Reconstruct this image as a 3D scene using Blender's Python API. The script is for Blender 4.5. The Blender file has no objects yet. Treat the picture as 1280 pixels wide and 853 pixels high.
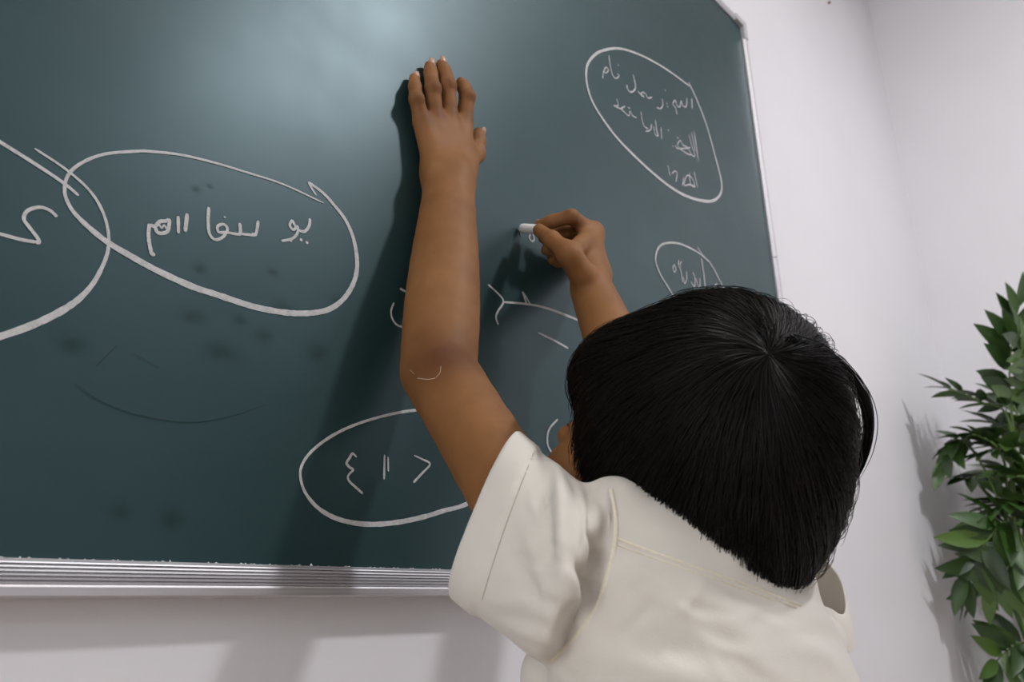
import bpy, bmesh, math, random
import numpy as np
from mathutils import Matrix, Vector
from mathutils.bvhtree import BVHTree

random.seed(7); rng = np.random.default_rng(7)
scn = bpy.context.scene
col = scn.collection

# ------------------------------------------------------------------ camera
FPX = 1036.0
CAM = np.array([0.0, -0.58, 0.92])
# rows: world x, y, z axes expressed in camera axes (x right, y up, -z forward)
_Z = np.array([-90, 3126, -FPX]); _Z /= np.linalg.norm(_Z)
_X = np.array([980, -317, -FPX]); _X -= _Z * (_X @ _Z); _X /= np.linalg.norm(_X)
ROT = np.stack([_X, np.cross(_Z, _X), _Z])
cam_d = bpy.data.cameras.new('camera'); cam = bpy.data.objects.new('camera', cam_d); col.objects.link(cam)
cam_d.sensor_width = 36.0; cam_d.lens = FPX / 1280 * 36.0
cam_d.clip_start = 0.02
M4 = Matrix.Identity(4)
for i in range(3):
    for j in range(3): M4[i][j] = ROT[i, j]
    M4[i][3] = CAM[i]
cam.matrix_world = M4
cam_d.dof.use_dof = True; cam_d.dof.focus_distance = 0.72; cam_d.dof.aperture_fstop = 9.0
scn.camera = cam

def ray(px, py): return ROT @ np.array([(px - 640) / FPX, -(py - 426.5) / FPX, -1.0])
def at(px, py, y=0.0):
    r = ray(px, py); return CAM + r * ((y - CAM[1]) / r[1])
def dep(px, py, D): return CAM + ray(px, py) * D

# ------------------------------------------------------------------ world and exposure
w = bpy.data.worlds.new('world'); scn.world = w; w.use_nodes = True
w.node_tree.nodes['Background'].inputs[0].default_value = (0.6, 0.62, 0.66, 1)
w.node_tree.nodes['Background'].inputs[1].default_value = 0.15
scn.view_settings.view_transform = 'Standard'; scn.view_settings.look = 'None'
scn.view_settings.gamma = 1.0; scn.view_settings.use_curve_mapping = False
scn.view_settings.exposure = 0.05
LAMPS = [  # x, y, watts, colour : round ceiling downlights
    (1.45, -1.55, 33, (0.965, 0.97, 1.0)),
    (0.55, -0.62, 4, (1.0, 0.90, 0.80)),
    (-0.70, -1.65, 3, (1.0, 0.985, 0.96)),
    (1.45, -3.40, 5, (0.84, 0.93, 1.0)),
    (-0.70, -3.40, 5, (0.84, 0.93, 1.0)),
]

# ------------------------------------------------------------------ helpers
MATS = {}
def nodes_of(name):
    m = bpy.data.materials.new(name); m.use_nodes = True
    nt = m.node_tree; MATS[name] = m
    return m, nt, nt.nodes['Principled BSDF']
def lk(nt, a, ao, b, bi): nt.links.new(a.outputs[ao], b.inputs[bi])
def noise(nt, scale, detail=4, rough=0.55, coord='Object', vec=None):
    n = nt.nodes.new('ShaderNodeTexNoise'); n.inputs['Scale'].default_value = scale
    n.inputs['Detail'].default_value = detail; n.inputs['Roughness'].default_value = rough
    if vec is None:
        tc = nt.nodes.new('ShaderNodeTexCoord'); nt.links.new(tc.outputs[coord], n.inputs['Vector'])
    else: nt.links.new(vec, n.inputs['Vector'])
    return n
def ramp(nt, src, stops):
    r = nt.nodes.new('ShaderNodeValToRGB'); nt.links.new(src, r.inputs[0])
    cr = r.color_ramp
    while len(cr.elements) < len(stops): cr.elements.new(0.5)
    for e, (p, c) in zip(cr.elements, stops):
        e.position = p; e.color = tuple(c) + (1,) if len(c) == 3 else c
    return r
def bump(nt, bsdf, src, strength, dist=0.002):
    b = nt.nodes.new('ShaderNodeBump'); b.inputs['Strength'].default_value = strength
    b.inputs['Distance'].default_value = dist
    nt.links.new(src, b.inputs['Height'])
    nt.links.new(b.outputs[0], bsdf.inputs['Normal'])
    return b
def simple(name, colr, rough=0.5, metal=0.0, spec=0.5, var=0.12, scale=30, bmp=0.0):
    m, nt, b = nodes_of(name)
    n = noise(nt, scale)
    c0 = [max(0, v * (1 - var)) for v in colr]; c1 = [min(1, v * (1 + var)) for v in colr]
    r = ramp(nt, n.outputs[0], [(0.3, c0), (0.7, c1)])
    lk(nt, r, 0, b, 'Base Color')
    b.inputs['Roughness'].default_value = rough; b.inputs['Metallic'].default_value = metal
    b.inputs['Specular IOR Level'].default_value = spec
    if bmp: bump(nt, b, n.outputs[0], bmp)
    return m

def mesh_np(name, V, F, mat, parent=None, smooth=True):
    me = bpy.data.meshes.new(name)
    V = np.asarray(V, dtype=np.float32)
    if isinstance(F, np.ndarray) and F.ndim == 2:
        k = F.shape[1]
        me.vertices.add(len(V)); me.vertices.foreach_set('co', V.ravel())
        me.loops.add(F.size); me.loops.foreach_set('vertex_index', F.astype(np.int32).ravel())
        me.polygons.add(len(F)); me.polygons.foreach_set('loop_start', np.arange(0, F.size, k, dtype=np.int32))
        me.update(calc_edges=True); me.validate()
    else:
        me.from_pydata([tuple(v) for v in V.tolist()], [], [tuple(f) for f in F]); me.update()
    if smooth: me.polygons.foreach_set('use_smooth', np.ones(len(me.polygons), dtype=bool))
    me.materials.append(mat)
    o = bpy.data.objects.new(name, me); col.objects.link(o)
    if parent is not None: o.parent = parent
    return o
def obj_bm(name, bm, mat, parent=None, smooth=False):
    me = bpy.data.meshes.new(name); bm.normal_update(); bm.to_mesh(me); bm.free()
    if smooth: me.polygons.foreach_set('use_smooth', np.ones(len(me.polygons), dtype=bool))
    me.materials.append(mat)
    o = bpy.data.objects.new(name, me); col.objects.link(o)
    if parent is not None: o.parent = parent
    return o
def box(bm, lo, hi, bevel=0.0):
    r = bmesh.ops.create_cube(bm, size=1.0)
    for v in r['verts']:
        v.co = Vector([lo[i] + (v.co[i] + 0.5) * (hi[i] - lo[i]) for i in range(3)])
    if bevel:
        es = list({e for v in r['verts'] for e in v.link_edges})
        bmesh.ops.bevel(bm, geom=es, offset=bevel, segments=2, affect='EDGES', profile=0.6)
def box_obj(name, lo, hi, mat, parent=None, bevel=0.0):
    lo, hi = [min(a, b) for a, b in zip(lo, hi)], [max(a, b) for a, b in zip(lo, hi)]
    bm = bmesh.new(); box(bm, lo, hi, bevel); return obj_bm(name, bm, mat, parent)
def prism(name, profile, axis, a0, a1, mat, parent=None):
    """extrude a closed 2-D profile along an axis: axis 'x' profile is (y, z), axis 'z' profile is (x, y)"""
    n = len(profile); V = []
    for a in (a0, a1):
        for p in profile: V.append((a, p[0], p[1]) if axis == 'x' else (p[0], p[1], a))
    F = [[i, (i + 1) % n, n + (i + 1) % n, n + i] for i in range(n)]
    F += [list(range(n))[::-1], list(range(n, 2 * n))]
    bm = bmesh.new(); vs = [bm.verts.new(v) for v in V]
    for f in F: bm.faces.new([vs[i] for i in f])
    bmesh.ops.recalc_face_normals(bm, faces=bm.faces)
    return obj_bm(name, bm, mat, parent)
def lathe(name, prof, loc, mat, parent=None, seg=40):
    V = []; F = []
    for r, z in prof:
        for k in range(seg):
            a = 2 * math.pi * k / seg; V.append((loc[0] + r * math.cos(a), loc[1] + r * math.sin(a), loc[2] + z))
    for i in range(len(prof) - 1):
        for k in range(seg):
            F.append((i * seg + k, i * seg + (k + 1) % seg, (i + 1) * seg + (k + 1) % seg, (i + 1) * seg + k))
    return mesh_np(name, V, np.array(F), mat, parent)
def empty(name, loc):
    o = bpy.data.objects.new(name, None); o.location = loc; col.objects.link(o); return o
def reparent(o, p):           # geometry is written in world coordinates; keep it there
    o.parent = p; o.matrix_parent_inverse = Matrix.Translation(p.location).inverted() if p.type == 'EMPTY' else Matrix.Identity(4)
def tag(o, label=None, cat=None, group=None, kind=None):
    if label: o['label'] = label
    if cat: o['category'] = cat
    if group: o['group'] = group
    if kind: o['kind'] = kind
    return o
def catmull(P, per=8, closed=False):
    P = np.asarray(P, float)
    if len(P) == 2: return np.linspace(P[0], P[1], per + 1)
    E = np.vstack([2 * P[0] - P[1], P, 2 * P[-1] - P[-2]])
    out = []
    for i in range(1, len(E) - 2):
        p0, p1, p2, p3 = E[i - 1], E[i], E[i + 1], E[i + 2]
        for t in np.linspace(0, 1, per, endpoint=False):
            out.append(0.5 * ((2 * p1) + (-p0 + p2) * t + (2 * p0 - 5 * p1 + 4 * p2 - p3) * t * t + (-p0 + 3 * p1 - 3 * p2 + p3) * t ** 3))
    out.append(E[-2]); return np.array(out)
def tube_arrays(paths, rads, sides=3):
    """paths (n, k, 3), rads (n, k) -> vertices and quads of all tubes"""
    n, k, _ = paths.shape
    T = np.gradient(paths, axis=1); T /= np.linalg.norm(T, axis=2, keepdims=True) + 1e-12
    ref = np.where(np.abs(T[..., 2:3]) < 0.9, np.array([0, 0, 1.0]), np.array([1.0, 0, 0]))
    A = np.cross(T, ref); A /= np.linalg.norm(A, axis=2, keepdims=True) + 1e-12
    B = np.cross(T, A)
    V = np.empty((n, k, sides, 3))
    for s in range(sides):
        a = 2 * math.pi * s / sides
        V[:, :, s] = paths + rads[..., None] * (math.cos(a) * A + math.sin(a) * B)
    idx = np.arange(n * k * sides).reshape(n, k, sides)
    F = []
    for s in range(sides):
        s2 = (s + 1) % sides
        F.append(np.stack([idx[:, :-1, s], idx[:, :-1, s2], idx[:, 1:, s2], idx[:, 1:, s]], -1).reshape(-1, 4))
    return V.reshape(-1, 3), np.concatenate(F)

# ------------------------------------------------------------------ materials of the room
def mat_wall():
    m, nt, b = nodes_of('wall_paint')
    n = noise(nt, 2.5, 3); n2 = noise(nt, 160, 3)
    r = ramp(nt, n.outputs[0], [(0.3, (0.742, 0.726, 0.757)), (0.7, (0.782, 0.768, 0.80))])
    lk(nt, r, 0, b, 'Base Color'); b.inputs['Roughness'].default_value = 0.33
    b.inputs['Specular IOR Level'].default_value = 0.5
    bump(nt, b, n2.outputs[0], 0.08, 0.001)
    return m
WALL = mat_wall()
CEIL = simple('ceiling_paint', (0.78, 0.77, 0.76), 0.8, var=0.02)
FLOOR = simple('floor_tile', (0.44, 0.36, 0.28), 0.35, var=0.08, scale=4)
ALU = None
def mat_alu():
    m, nt, b = nodes_of('brushed_aluminium')
    tc = nt.nodes.new('ShaderNodeTexCoord'); mp = nt.nodes.new('ShaderNodeMapping')
    mp.inputs['Scale'].default_value = (3, 400, 400); lk(nt, tc, 'Object', mp, 'Vector')
    n = noise(nt, 1.0, 3, vec=mp.outputs[0])
    r = ramp(nt, n.outputs[0], [(0.3, (0.56, 0.55, 0.575)), (0.7, (0.66, 0.65, 0.675))])
    lk(nt, r, 0, b, 'Base Color')
    b.inputs['Metallic'].default_value = 1.0; b.inputs['Roughness'].default_value = 0.48
    return m
ALU = mat_alu()
PLASTIC = simple('grey_plastic', (0.45, 0.45, 0.46), 0.4)

# ------------------------------------------------------------------ room shell
WY = 0.012                       # wall plane behind the board
XR = 2.47; XL = -2.2; YB = -4.6; ZC = 2.92
for nm, lo, hi, mt in [
    ('wall_front', (XL - .1, WY, -.1), (XR + .1, WY + .1, ZC + .1), WALL),
    ('wall_right', (XR, YB - .1, -.1), (XR + .1, WY, ZC + .1), WALL),
    ('wall_left', (XL - .1, YB - .1, -.1), (XL, WY, ZC + .1), WALL),
    ('wall_rear', (XL, YB - .1, -.1), (XR, YB, ZC + .1), WALL),
    ('floor', (XL, YB, -.1), (XR, WY, 0), FLOOR),
    ('ceiling', (XL, YB, ZC), (XR, WY, ZC + .1), CEIL)]:
    tag(box_obj(nm, lo, hi, mt), kind='structure')
tag(box_obj('baseboard_front', (XL, WY - .012, 0), (XR - .012, WY, .09), simple('baseboard_tile', (.5, .47, .44), .3), bevel=.003), kind='structure')
tag(box_obj('baseboard_right', (XR - .012, YB, 0), (XR, WY, .09), MATS['baseboard_tile'], bevel=.003), kind='structure')

# daylight window in the left wall
WIN = (-1.45, -.30, 1.00, 2.20)
wroot = tag(empty('window_1', (XL, -.875, 1.0)), kind='structure')
def emit(name, c, s):
    m, nt, b = nodes_of(name); b.inputs['Emission Color'].default_value = tuple(c) + (1,)
    b.inputs['Emission Strength'].default_value = s; b.inputs['Base Color'].default_value = (.8, .8, .8, 1); return m
FRAME = simple('window_frame_paint', (.7, .7, .7), .4, var=.03); SKYPANE = emit('daylight_pane', (.97, .99, 1.0), 6.5)
y0, y1, z0, z1 = WIN
for nm, lo, hi in [('window_sill', (XL + .06, y0 - .08, z0 - .05), (XL + .0005, y1 + .08, z0 - .01)), ('window_frame', (XL + .03, y0 - .05, z0 - .01), (XL + .0005, y0, z1 + .05)), ('window_frame', (XL + .03, y1, z0 - .01), (XL + .0005, y1 + .05, z1 + .05)), ('window_frame', (XL + .03, y0, z1), (XL + .0005, y1, z1 + .05)), ('mullion', (XL + .025, (y0 + y1) / 2 - .02, z0 - .01), (XL + .0005, (y0 + y1) / 2 + .02, z1))]:
    reparent(box_obj(nm, lo, hi, FRAME, bevel=.004), wroot)
for a_, b_ in ((y0, (y0 + y1) / 2 - .02), ((y0 + y1) / 2 + .02, y1)):
    reparent(box_obj('pane', (XL + .010, a_, z0 - .01), (XL + .0005, b_, z1), SKYPANE), wroot)
RIM = simple('white_metal_rim', (.8, .8, .8), .4, var=.02)
for i, (x, y, wt, c) in enumerate(LAMPS):
    place = ['right of the board', 'just above the board', 'left of the board', 'at the back right', 'at the back left'][i]
    t = tag(empty('ceiling_downlight', (x, y, ZC)), 'round white ceiling downlight ' + place, 'lamp', 'ceiling downlights')
    R_ = 0.11
    o = lathe('trim_ring', [(R_ + .02, 0), (R_ + .018, -.010), (R_ + .004, -.014), (R_, -.012), (R_ - .002, -.004)], (x, y, ZC), RIM); reparent(o, t)
    o = lathe('diffuser', [(R_, -.005), (R_ * .5, -.0055), (0.0005, -.006)], (x, y, ZC), emit('diffuser_glow_%d' % i, c, wt * 0.55)); reparent(o, t)
    ld = bpy.data.lights.new('downlight_lamp', 'AREA'); ld.shape = 'DISK'; ld.size = 2 * R_; ld.energy = wt; ld.color = c
    l = bpy.data.objects.new('downlight_lamp', ld); l.location = (x, y, ZC - .017); col.objects.link(l); reparent(l, t)

# nail hole mark high on the wall
p = at(1035, 4, WY)
o = lathe('wall_nail', [(.0005, -.006), (.004, -.005), (.004, 0), (.0025, .001), (.0025, .006)], (0, 0, 0), simple('rusty_nail', (.28, .2, .14), .6), seg=10)
o.rotation_euler = (math.radians(-90), 0, 0); o.location = p + np.array([0, -.002, 0]); tag(o, 'small rusty nail in the wall above the board corner', 'nail')

# ------------------------------------------------------------------ chalkboard
def mat_board():
    m, nt, b = nodes_of('green_chalkboard')
    n1 = noise(nt, 3.0, 5, 0.6); n2 = noise(nt, 26, 4, 0.6); n3 = noise(nt, 7, 3, 0.5)
    base = ramp(nt, n1.outputs[0], [(0.3, (0.010, 0.030, 0.032)), (0.7, (0.014, 0.040, 0.043))])
    # chalk dust left by the eraser in wide soft swipes
    tc = nt.nodes.new('ShaderNodeTexCoord'); mp = nt.nodes.new('ShaderNodeMapping')
    mp.inputs['Scale'].default_value = (1.6, 1, 4.5); mp.inputs['Rotation'].default_value = (0, .5, 0)
    lk(nt, tc, 'Object', mp, 'Vector')
    sw = noise(nt, 2.2, 5, .6, vec=mp.outputs[0])
    dust = ramp(nt, sw.outputs[0], [(0.42, (0, 0, 0)), (0.72, (1, 1, 1))])
    mix = nt.nodes.new('ShaderNodeMix'); mix.data_type = 'RGBA'
    mf = nt.nodes.new('ShaderNodeMath'); mf.operation = 'MULTIPLY'; mf.inputs[1].default_value = 0.018
    lk(nt, dust, 0, mf, 0); nt.links.new(mf.outputs[0], mix.inputs[0])
    nt.links.new(base.outputs[0], mix.inputs[6]); mix.inputs[7].default_value = (0.36, 0.48, 0.52, 1)
    nt.links.new(mix.outputs[2], b.inputs['Base Color'])
    rr = ramp(nt, n3.outputs[0], [(0.3, (.35, .35, .35)), (0.7, (.42, .42, .42))])
    lk(nt, rr, 0, b, 'Roughness')
    b.inputs['Specular IOR Level'].default_value = 0.58; b.inputs['Specular Tint'].default_value = (.68, .92, 1.0, 1)
    bump(nt, b, n2.outputs[0], 0.03, 0.0006)
    return m
BOARD = mat_board()
ERASED = simple('erased_chalk', (.010, .026, .026), .5, spec=.3); ERASED.node_tree.nodes['Principled BSDF'].inputs['Alpha'].default_value = .45
BX0 = -0.75; BX1 = float(at(925, 34)[0]); BZ1 = float(at(925, 34)[2]); BZ0 = 0.9585
board = tag(empty('chalkboard', ((BX0 + BX1) / 2, WY, .94)), 'green chalkboard in an aluminium frame hanging on the white wall', 'chalkboard')
reparent(box_obj('writing_surface', (BX0, 0, BZ0 - .012), (BX1, WY - .0005, BZ1), BOARD), board)
# ribbed bottom rail : profile (y, z), top to bottom
prof = [(WY, .962), (-.003, .962)]
z_top, z_mid, z_bot = .9605, float(at(0, 732, -.010)[2]), float(at(0, 748, -.013)[2])
ny = 6
for k in range(ny):
    t0 = k / ny; t1 = (k + .62) / ny; t2 = (k + .8) / ny
    zz = lambda t: z_top + (z_mid - z_top) * t
    yy = lambda t: -.0050 - .0050 * math.sin(t * 1.4)
    prof += [(yy(t0), zz(t0)), (yy(t0) - .0012, zz(t0 + .25 / ny)), (yy(t1) - .0008, zz(t1)), (yy(t2) + .0006, zz(t2))]
prof += [(-.0125, z_mid + .0004), (-.0135, z_mid - .001), (-.0135, z_bot + .0012), (-.0122, z_bot), (WY, z_bot)]
reparent(prism('bottom_rail', prof, 'x', BX0 - .012, BX1 + .012, ALU), board)
# upper and side frame strips with a raised lip
FW = 0.013
side = [(BX1 - .001, WY), (BX1 - .001, -.003), (BX1 + .003, -.0075), (BX1 + .009, -.0075), (BX1 + FW, -.003), (BX1 + FW, WY)]
seam_z = float(at(967, 324)[2])
for z0, z1 in ((z_bot, seam_z - .0012), (seam_z + .0012, BZ1 - .028)):
    reparent(prism('side_strip', side, 'z', z0, z1, ALU), board)
reparent(prism('side_strip', [(x + .0005 if i in (0, 1) else x - .0012, y if y > 0 else y + .002) for i, (x, y) in enumerate(side)], 'z', seam_z - .002, seam_z + .002, PLASTIC), board)
lside = [(BX0 + BX1 - x, y) for x, y in side]
reparent(prism('side_strip', lside, 'z', z_bot, BZ1 - .028, ALU), board)
top = [(WY, BZ1 - .001), (-.003, BZ1 - .001), (-.0075, BZ1 + .003), (-.0075, BZ1 + .009), (-.003, BZ1 + FW), (WY, BZ1 + FW)]
reparent(prism('top_strip', top, 'x', BX0 + .028, BX1 - .028, ALU), board)
for sx, x in ((1, BX1), (-1, BX0)):
    bm = bmesh.new()
    xa, xb = (x - .030, x + FW + .001) if sx > 0 else (x - FW - .001, x + .030)
    box(bm, (xa, -.009, BZ1 - .0005), (xb, WY, BZ1 + FW + .001), .002)
    xa, xb = (x - .0005, x + FW + .001) if sx > 0 else (x - FW - .001, x + .0005)
    box(bm, (xa, -.0088, BZ1 - .030), (xb, WY, BZ1 + FW), .002)
    reparent(obj_bm('corner_cap', bm, PLASTIC), board)

# chalk
def mat_chalk(name, cov):
    m, nt, b = nodes_of(name)
    n = noise(nt, 900, 3, .6); n2 = noise(nt, 140, 3, .6)
    ad = nt.nodes.new('ShaderNodeMath'); ad.operation = 'ADD'; lk(nt, n, 0, ad, 0); lk(nt, n2, 0, ad, 1)
    r = ramp(nt, ad.outputs[0], [(max(0, .5 - cov * .5), (0, 0, 0)), (.62, (1, 1, 1))])
    # ramp input is clamped to 0-1, sum/2
    hf = nt.nodes.new('ShaderNodeMath'); hf.operation = 'MULTIPLY'; hf.inputs[1].default_value = .5
    nt.links.new(ad.outputs[0], hf.inputs[0]); nt.links.new(hf.outputs[0], r.inputs[0])
    mr = nt.nodes.new('ShaderNodeMapRange'); mr.inputs['To Min'].default_value = cov; nt.links.new(r.outputs[0], mr.inputs['Value'])
    nt.links.new(mr.outputs[0], b.inputs['Alpha'])
    b.inputs['Base Color'].default_value = (.60, .595, .605, 1); b.inputs['Roughness'].default_value = .95
    b.inputs['Specular IOR Level'].default_value = .1
    return m
CHALK = mat_chalk('chalk_dust', .55); CHALK_T = mat_chalk('chalk_dust_thin', .42)
YS = [-0.0005]
def ribbon(px, wpx, per=7):
    """one chalk stroke: pixel trace -> points on the board plane -> flat ribbon with a little thickness"""
    pts = np.array([at(a, b, 0) for a, b in px])
    C = catmull(pts, per); n = len(C)
    scale = np.array([np.linalg.norm(p - CAM) for p in C]) / FPX
    if np.isscalar(wpx): wpx = [wpx, wpx]
    wd = np.interp(np.linspace(0, 1, n), np.linspace(0, 1, len(wpx)), wpx) * scale * .44
    wd = wd * (1 + .16 * (rng.random(n) - .5)); wd[0] *= .6; wd[-1] *= .6
    T = np.gradient(C, axis=0); T /= np.linalg.norm(T, axis=1, keepdims=True) + 1e-9
    N = np.stack([-T[:, 2], np.zeros(n), T[:, 0]], 1)
    YS[0] -= 0.000004; y = YS[0]
    L = C + N * wd[:, None]; Rr = C - N * wd[:, None]
    V = []
    for i in range(n): V += [(L[i][0], y, L[i][2]), (C[i][0], y - .0002, C[i][2]), (Rr[i][0], y, Rr[i][2])]
    F = []
    for i in range(n - 1):
        a = 3 * i; F += [(a, a + 1, a + 4, a + 3), (a + 1, a + 2, a + 5, a + 4)]
    return V, F
def marks(name, strokes, mat=None, label=None):
    V = []; F = []
    for px, wpx in strokes:
        v, f = ribbon(px, wpx); k = len(V); V += v; F += [tuple(i + k for i in q) for q in f]
    o = mesh_np(name, V, np.array(F), mat or CHALK, smooth=False); reparent(o, board)
    if label: o['label'] = label
    return o
def tr(ox, oy, s, pts): return [(ox + x / s, oy + y / s) for x, y in pts]
marks('chalk_oval', [([(-290, 250), (-265, 160), (-180, 112), (-110, 118), (-60, 140), (0, 178), (40, 203), (79, 229), (98, 245)], [6, 6, 5, 4]),
    ([(43, 186), (82, 212), (112, 239), (128, 265), (135, 291), (134.5, 314), (126, 337), (112, 360), (88.6, 381.6), (49, 403), (0, 421), (-60, 437), (-170, 430), (-255, 355), (-290, 250)], [3, 3.5, 4, 4, 5, 6, 9, 9, 8, 7, 6])], label='white chalk oval cut off by the left edge')
marks('chalk_numeral', [([(-40, 283), (0, 293), (26, 300), (44, 303)], 4.5), ([(44, 303), (48.5, 303), (46, 297), (36, 284), (29.5, 274), (34, 264), (49, 259.5), (62, 263.5), (71, 271.5)], [5, 4.5, 4.5, 4])], label='white chalk numeral at far left')
marks('chalk_oval', [([(404, 254), (353, 230.5), (305, 215), (268.5, 204), (226, 194), (187, 189.7), (171, 189.5), (131, 193), (102, 204), (85, 219), (80.4, 239), (87, 258.5), (102, 276.5), (131, 301), (164, 321), (197, 339), (240, 358.6), (268.5, 368), (310.6, 382), (339, 388.5), (367, 392), (395, 391), (415, 385), (431.6, 371), (443, 350), (446, 327.5), (441.5, 299), (431.6, 275.5), (417.5, 257), (403.5, 241.7), (385, 227.7)],
    [2.5, 3, 3.6, 4, 4, 4, 5, 8, 9, 9, 8.5, 8, 7, 7, 6, 5, 4]), ([(385, 227.7), (390, 237), (395, 244.5)], [4, 2.5])], label='large white chalk oval around a written name')
s2 = lambda p: tr(170, 170, 3.555, p)
marks('chalk_word', [(s2([(772, 368), (768, 400), (748, 425), (722, 420), (706, 400), (692, 378), (682, 400), (698, 418), (716, 404), (716, 432), (692, 458), (645, 468)]), [4.5, 4, 4, 4]), (s2([(726, 460), (738, 466)]), 4), (s2([(752, 472), (764, 478)]), 4), (s2([(684, 464), (690, 472)]), 3)], label='short white chalk word of two letters')
marks('chalk_word', [(s2([(322, 318), (319, 380), (325, 435), (350, 462), (385, 450), (405, 415), (388, 394), (362, 402), (366, 428), (400, 430), (450, 438), (462, 432), (460, 388)]), [5, 4, 4, 4, 4, 5]), (s2([(462, 436), (500, 440), (530, 438), (542, 378)]), [3.5, 4, 5]), (s2([(388, 360), (398, 364)]), 2.5), (s2([(512, 436), (536, 442)]), 4)], label='white chalk word with a tall first stroke')
marks('chalk_word', [(s2([(186, 358), (187, 435)]), 4.6), (s2([(226, 346), (217, 427)]), 5.4),
    (s2([(58, 392), (54, 440), (60, 490), (70, 527), (82, 524)]), [5, 5, 5.5, 4]), (s2([(62, 398), (84, 402), (104, 382), (128, 380), (146, 376), (145, 400), (138, 425), (116, 434), (94, 430), (84, 408)]), 5), (s2([(100, 392), (112, 410), (124, 398), (134, 414)]), 2.5)], label='white chalk word with two upright bars')
s3 = lambda p: tr(360, 500, 5.017, p)
marks('chalk_oval', [(s3([(1420, 430), (1440, 270), (1370, 130), (1200, 75), (1000, 62), (815, 66), (700, 80), (550, 115), (400, 165), (260, 235), (150, 320), (90, 400), (75, 480), (110, 590), (200, 690), (330, 755), (500, 782), (680, 770), (850, 735), (980, 695), (1105, 660), (1300, 560), (1420, 430)]), [3.5, 3.5, 4, 4, 4.5, 4, 6.5, 7, 6, 5.5])], label='white chalk oval at the bottom of the board')
marks('chalk_numeral', [(s3([(428, 360), (402, 338), (384, 365), (365, 398), (384, 424), (406, 440), (386, 462), (373, 486), (384, 514), (425, 552), (466, 588)]), [2.5, 4, 4, 3.5, 3, 3.5, 4])], label='white chalk numeral four in the bottom oval')
marks('chalk_bars', [(s3([(603, 345), (600, 500)]), [3.2, 3.8]), (s3([(625, 358), (627, 450)]), [2.6, 2.8])], label='two upright white chalk bars')
marks('chalk_angle', [(s3([(788, 350), (840, 374), (888, 404), (840, 460), (784, 520)]), [2, 3, 3, 4])], label='white chalk angle sign')
s4 = lambda p: tr(480, 340, 3.877, p)
marks('chalk_word', [(s4([(455, 75), (457, 110), (450, 150), (443, 190), (420, 230)]), [2.6, 3, 2.6]),
    (s4([(502, 62), (550, 105), (577, 145), (550, 192), (541, 222), (552, 257)]), [3, 3.2, 3.4, 3]), (s4([(577, 147), (690, 157), (780, 175), (890, 215), (960, 244)]), [3, 3, 4, 3]), (s4([(690, 157), (680, 130), (669, 96)]), 3.2), (s4([(672, 100), (690, 130), (706, 156)]), 3.2)], label='white chalk letters beside the raised arm')
marks('chalk_arc', [(s4([(46, 150), (32, 195), (45, 240), (80, 266), (150, 262)]), [3, 3.2, 3.2])], label='white chalk arc half hidden by the forearm')
marks('chalk_dash', [(s4([(75, 82), (95, 92), (150, 120)]), 3.5)])
marks('chalk_dash', [(s4([(745, 296), (820, 332), (892, 372)]), [2.6, 3.4, 3.4])], label='white chalk dash near the temple')
marks('chalk_arc', [(s4([(840, 715), (802, 758), (790, 800), (795, 850), (830, 900)]), [3, 3.4, 3.4])], label='white chalk arc beside the cheek')
marks('chalk_arc', [(s4([(903, 495), (899, 530), (912, 556)]), 2.8)])
sh = lambda p: tr(620, 240, 4.74, p)
marks('chalk_mark', [(sh([(146, 226), (143, 244), (147, 264)]), 2), (sh([(200, 250), (196, 275), (212, 294), (226, 285)]), 2.6), (sh([(215, 246), (222, 268), (226, 285)]), 2.2)], label='fresh chalk mark under the chalk stick')
s7 = lambda p: tr(720, 50, 4.063, p)
marks('chalk_oval', [(s7([(575, 235), (480, 165), (400, 115), (320, 75), (240, 48), (180, 45), (110, 65), (65, 110), (50, 160), (55, 230), (80, 310), (130, 395), (200, 490), (280, 575), (370, 660), (460, 735), (550, 790), (640, 818), (700, 815), (735, 775), (735, 710), (705, 590), (660, 430), (610, 300), (570, 215)]), [2.5, 2.8, 3.4, 4, 4, 4.6, 4.6, 4.4, 3.6, 3, 2.6])], label='white chalk oval at the top right')
W1 = 1.9
marks('chalk_text_line', [(s7([(165, 80), (172, 130), (184, 178), (200, 196), (217, 184), (207, 172)]), W1), (s7([(134, 196), (138, 165), (150, 140), (163, 152), (152, 168), (139, 162)]), W1), (s7([(210, 126), (216, 130)]), W1),
    (s7([(288, 176), (300, 228), (296, 254), (276, 266), (260, 250), (257, 230)]), W1 + .4), (s7([(384, 292), (364, 296), (352, 276), (337, 266), (328, 280), (344, 290), (322, 272), (312, 262)]), W1),
    (s7([(436, 300), (439, 330), (427, 350), (408, 344)]), W1), (s7([(450, 254), (454, 260)]), W1), (s7([(460, 336), (466, 343)]), W1), (s7([(458, 322), (463, 326)]), W1),
    (s7([(586, 296), (588, 350)]), W1 + .3), (s7([(562, 296), (558, 338), (542, 336), (532, 310), (526, 340), (512, 334), (502, 308), (490, 326), (504, 346), (511, 380)]), W1)], CHALK_T, 'first line of small chalk writing')
marks('chalk_text_line', [(s7([(598, 466), (620, 617)]), W1 + .3), (s7([(572, 480), (586, 540), (602, 588), (588, 586), (562, 545), (542, 536), (528, 512), (514, 534), (530, 556), (562, 578), (588, 586)]), W1), (s7([(585, 470), (604, 570)]), W1), (s7([(578, 548), (545, 552), (512, 552), (502, 535)]), W1), (s7([(512, 496), (518, 500)]), W1), (s7([(487, 538), (492, 543)]), W1), (s7([(464, 456), (470, 463)]), W1)], CHALK_T, 'right half of the second line of small chalk writing')
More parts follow.
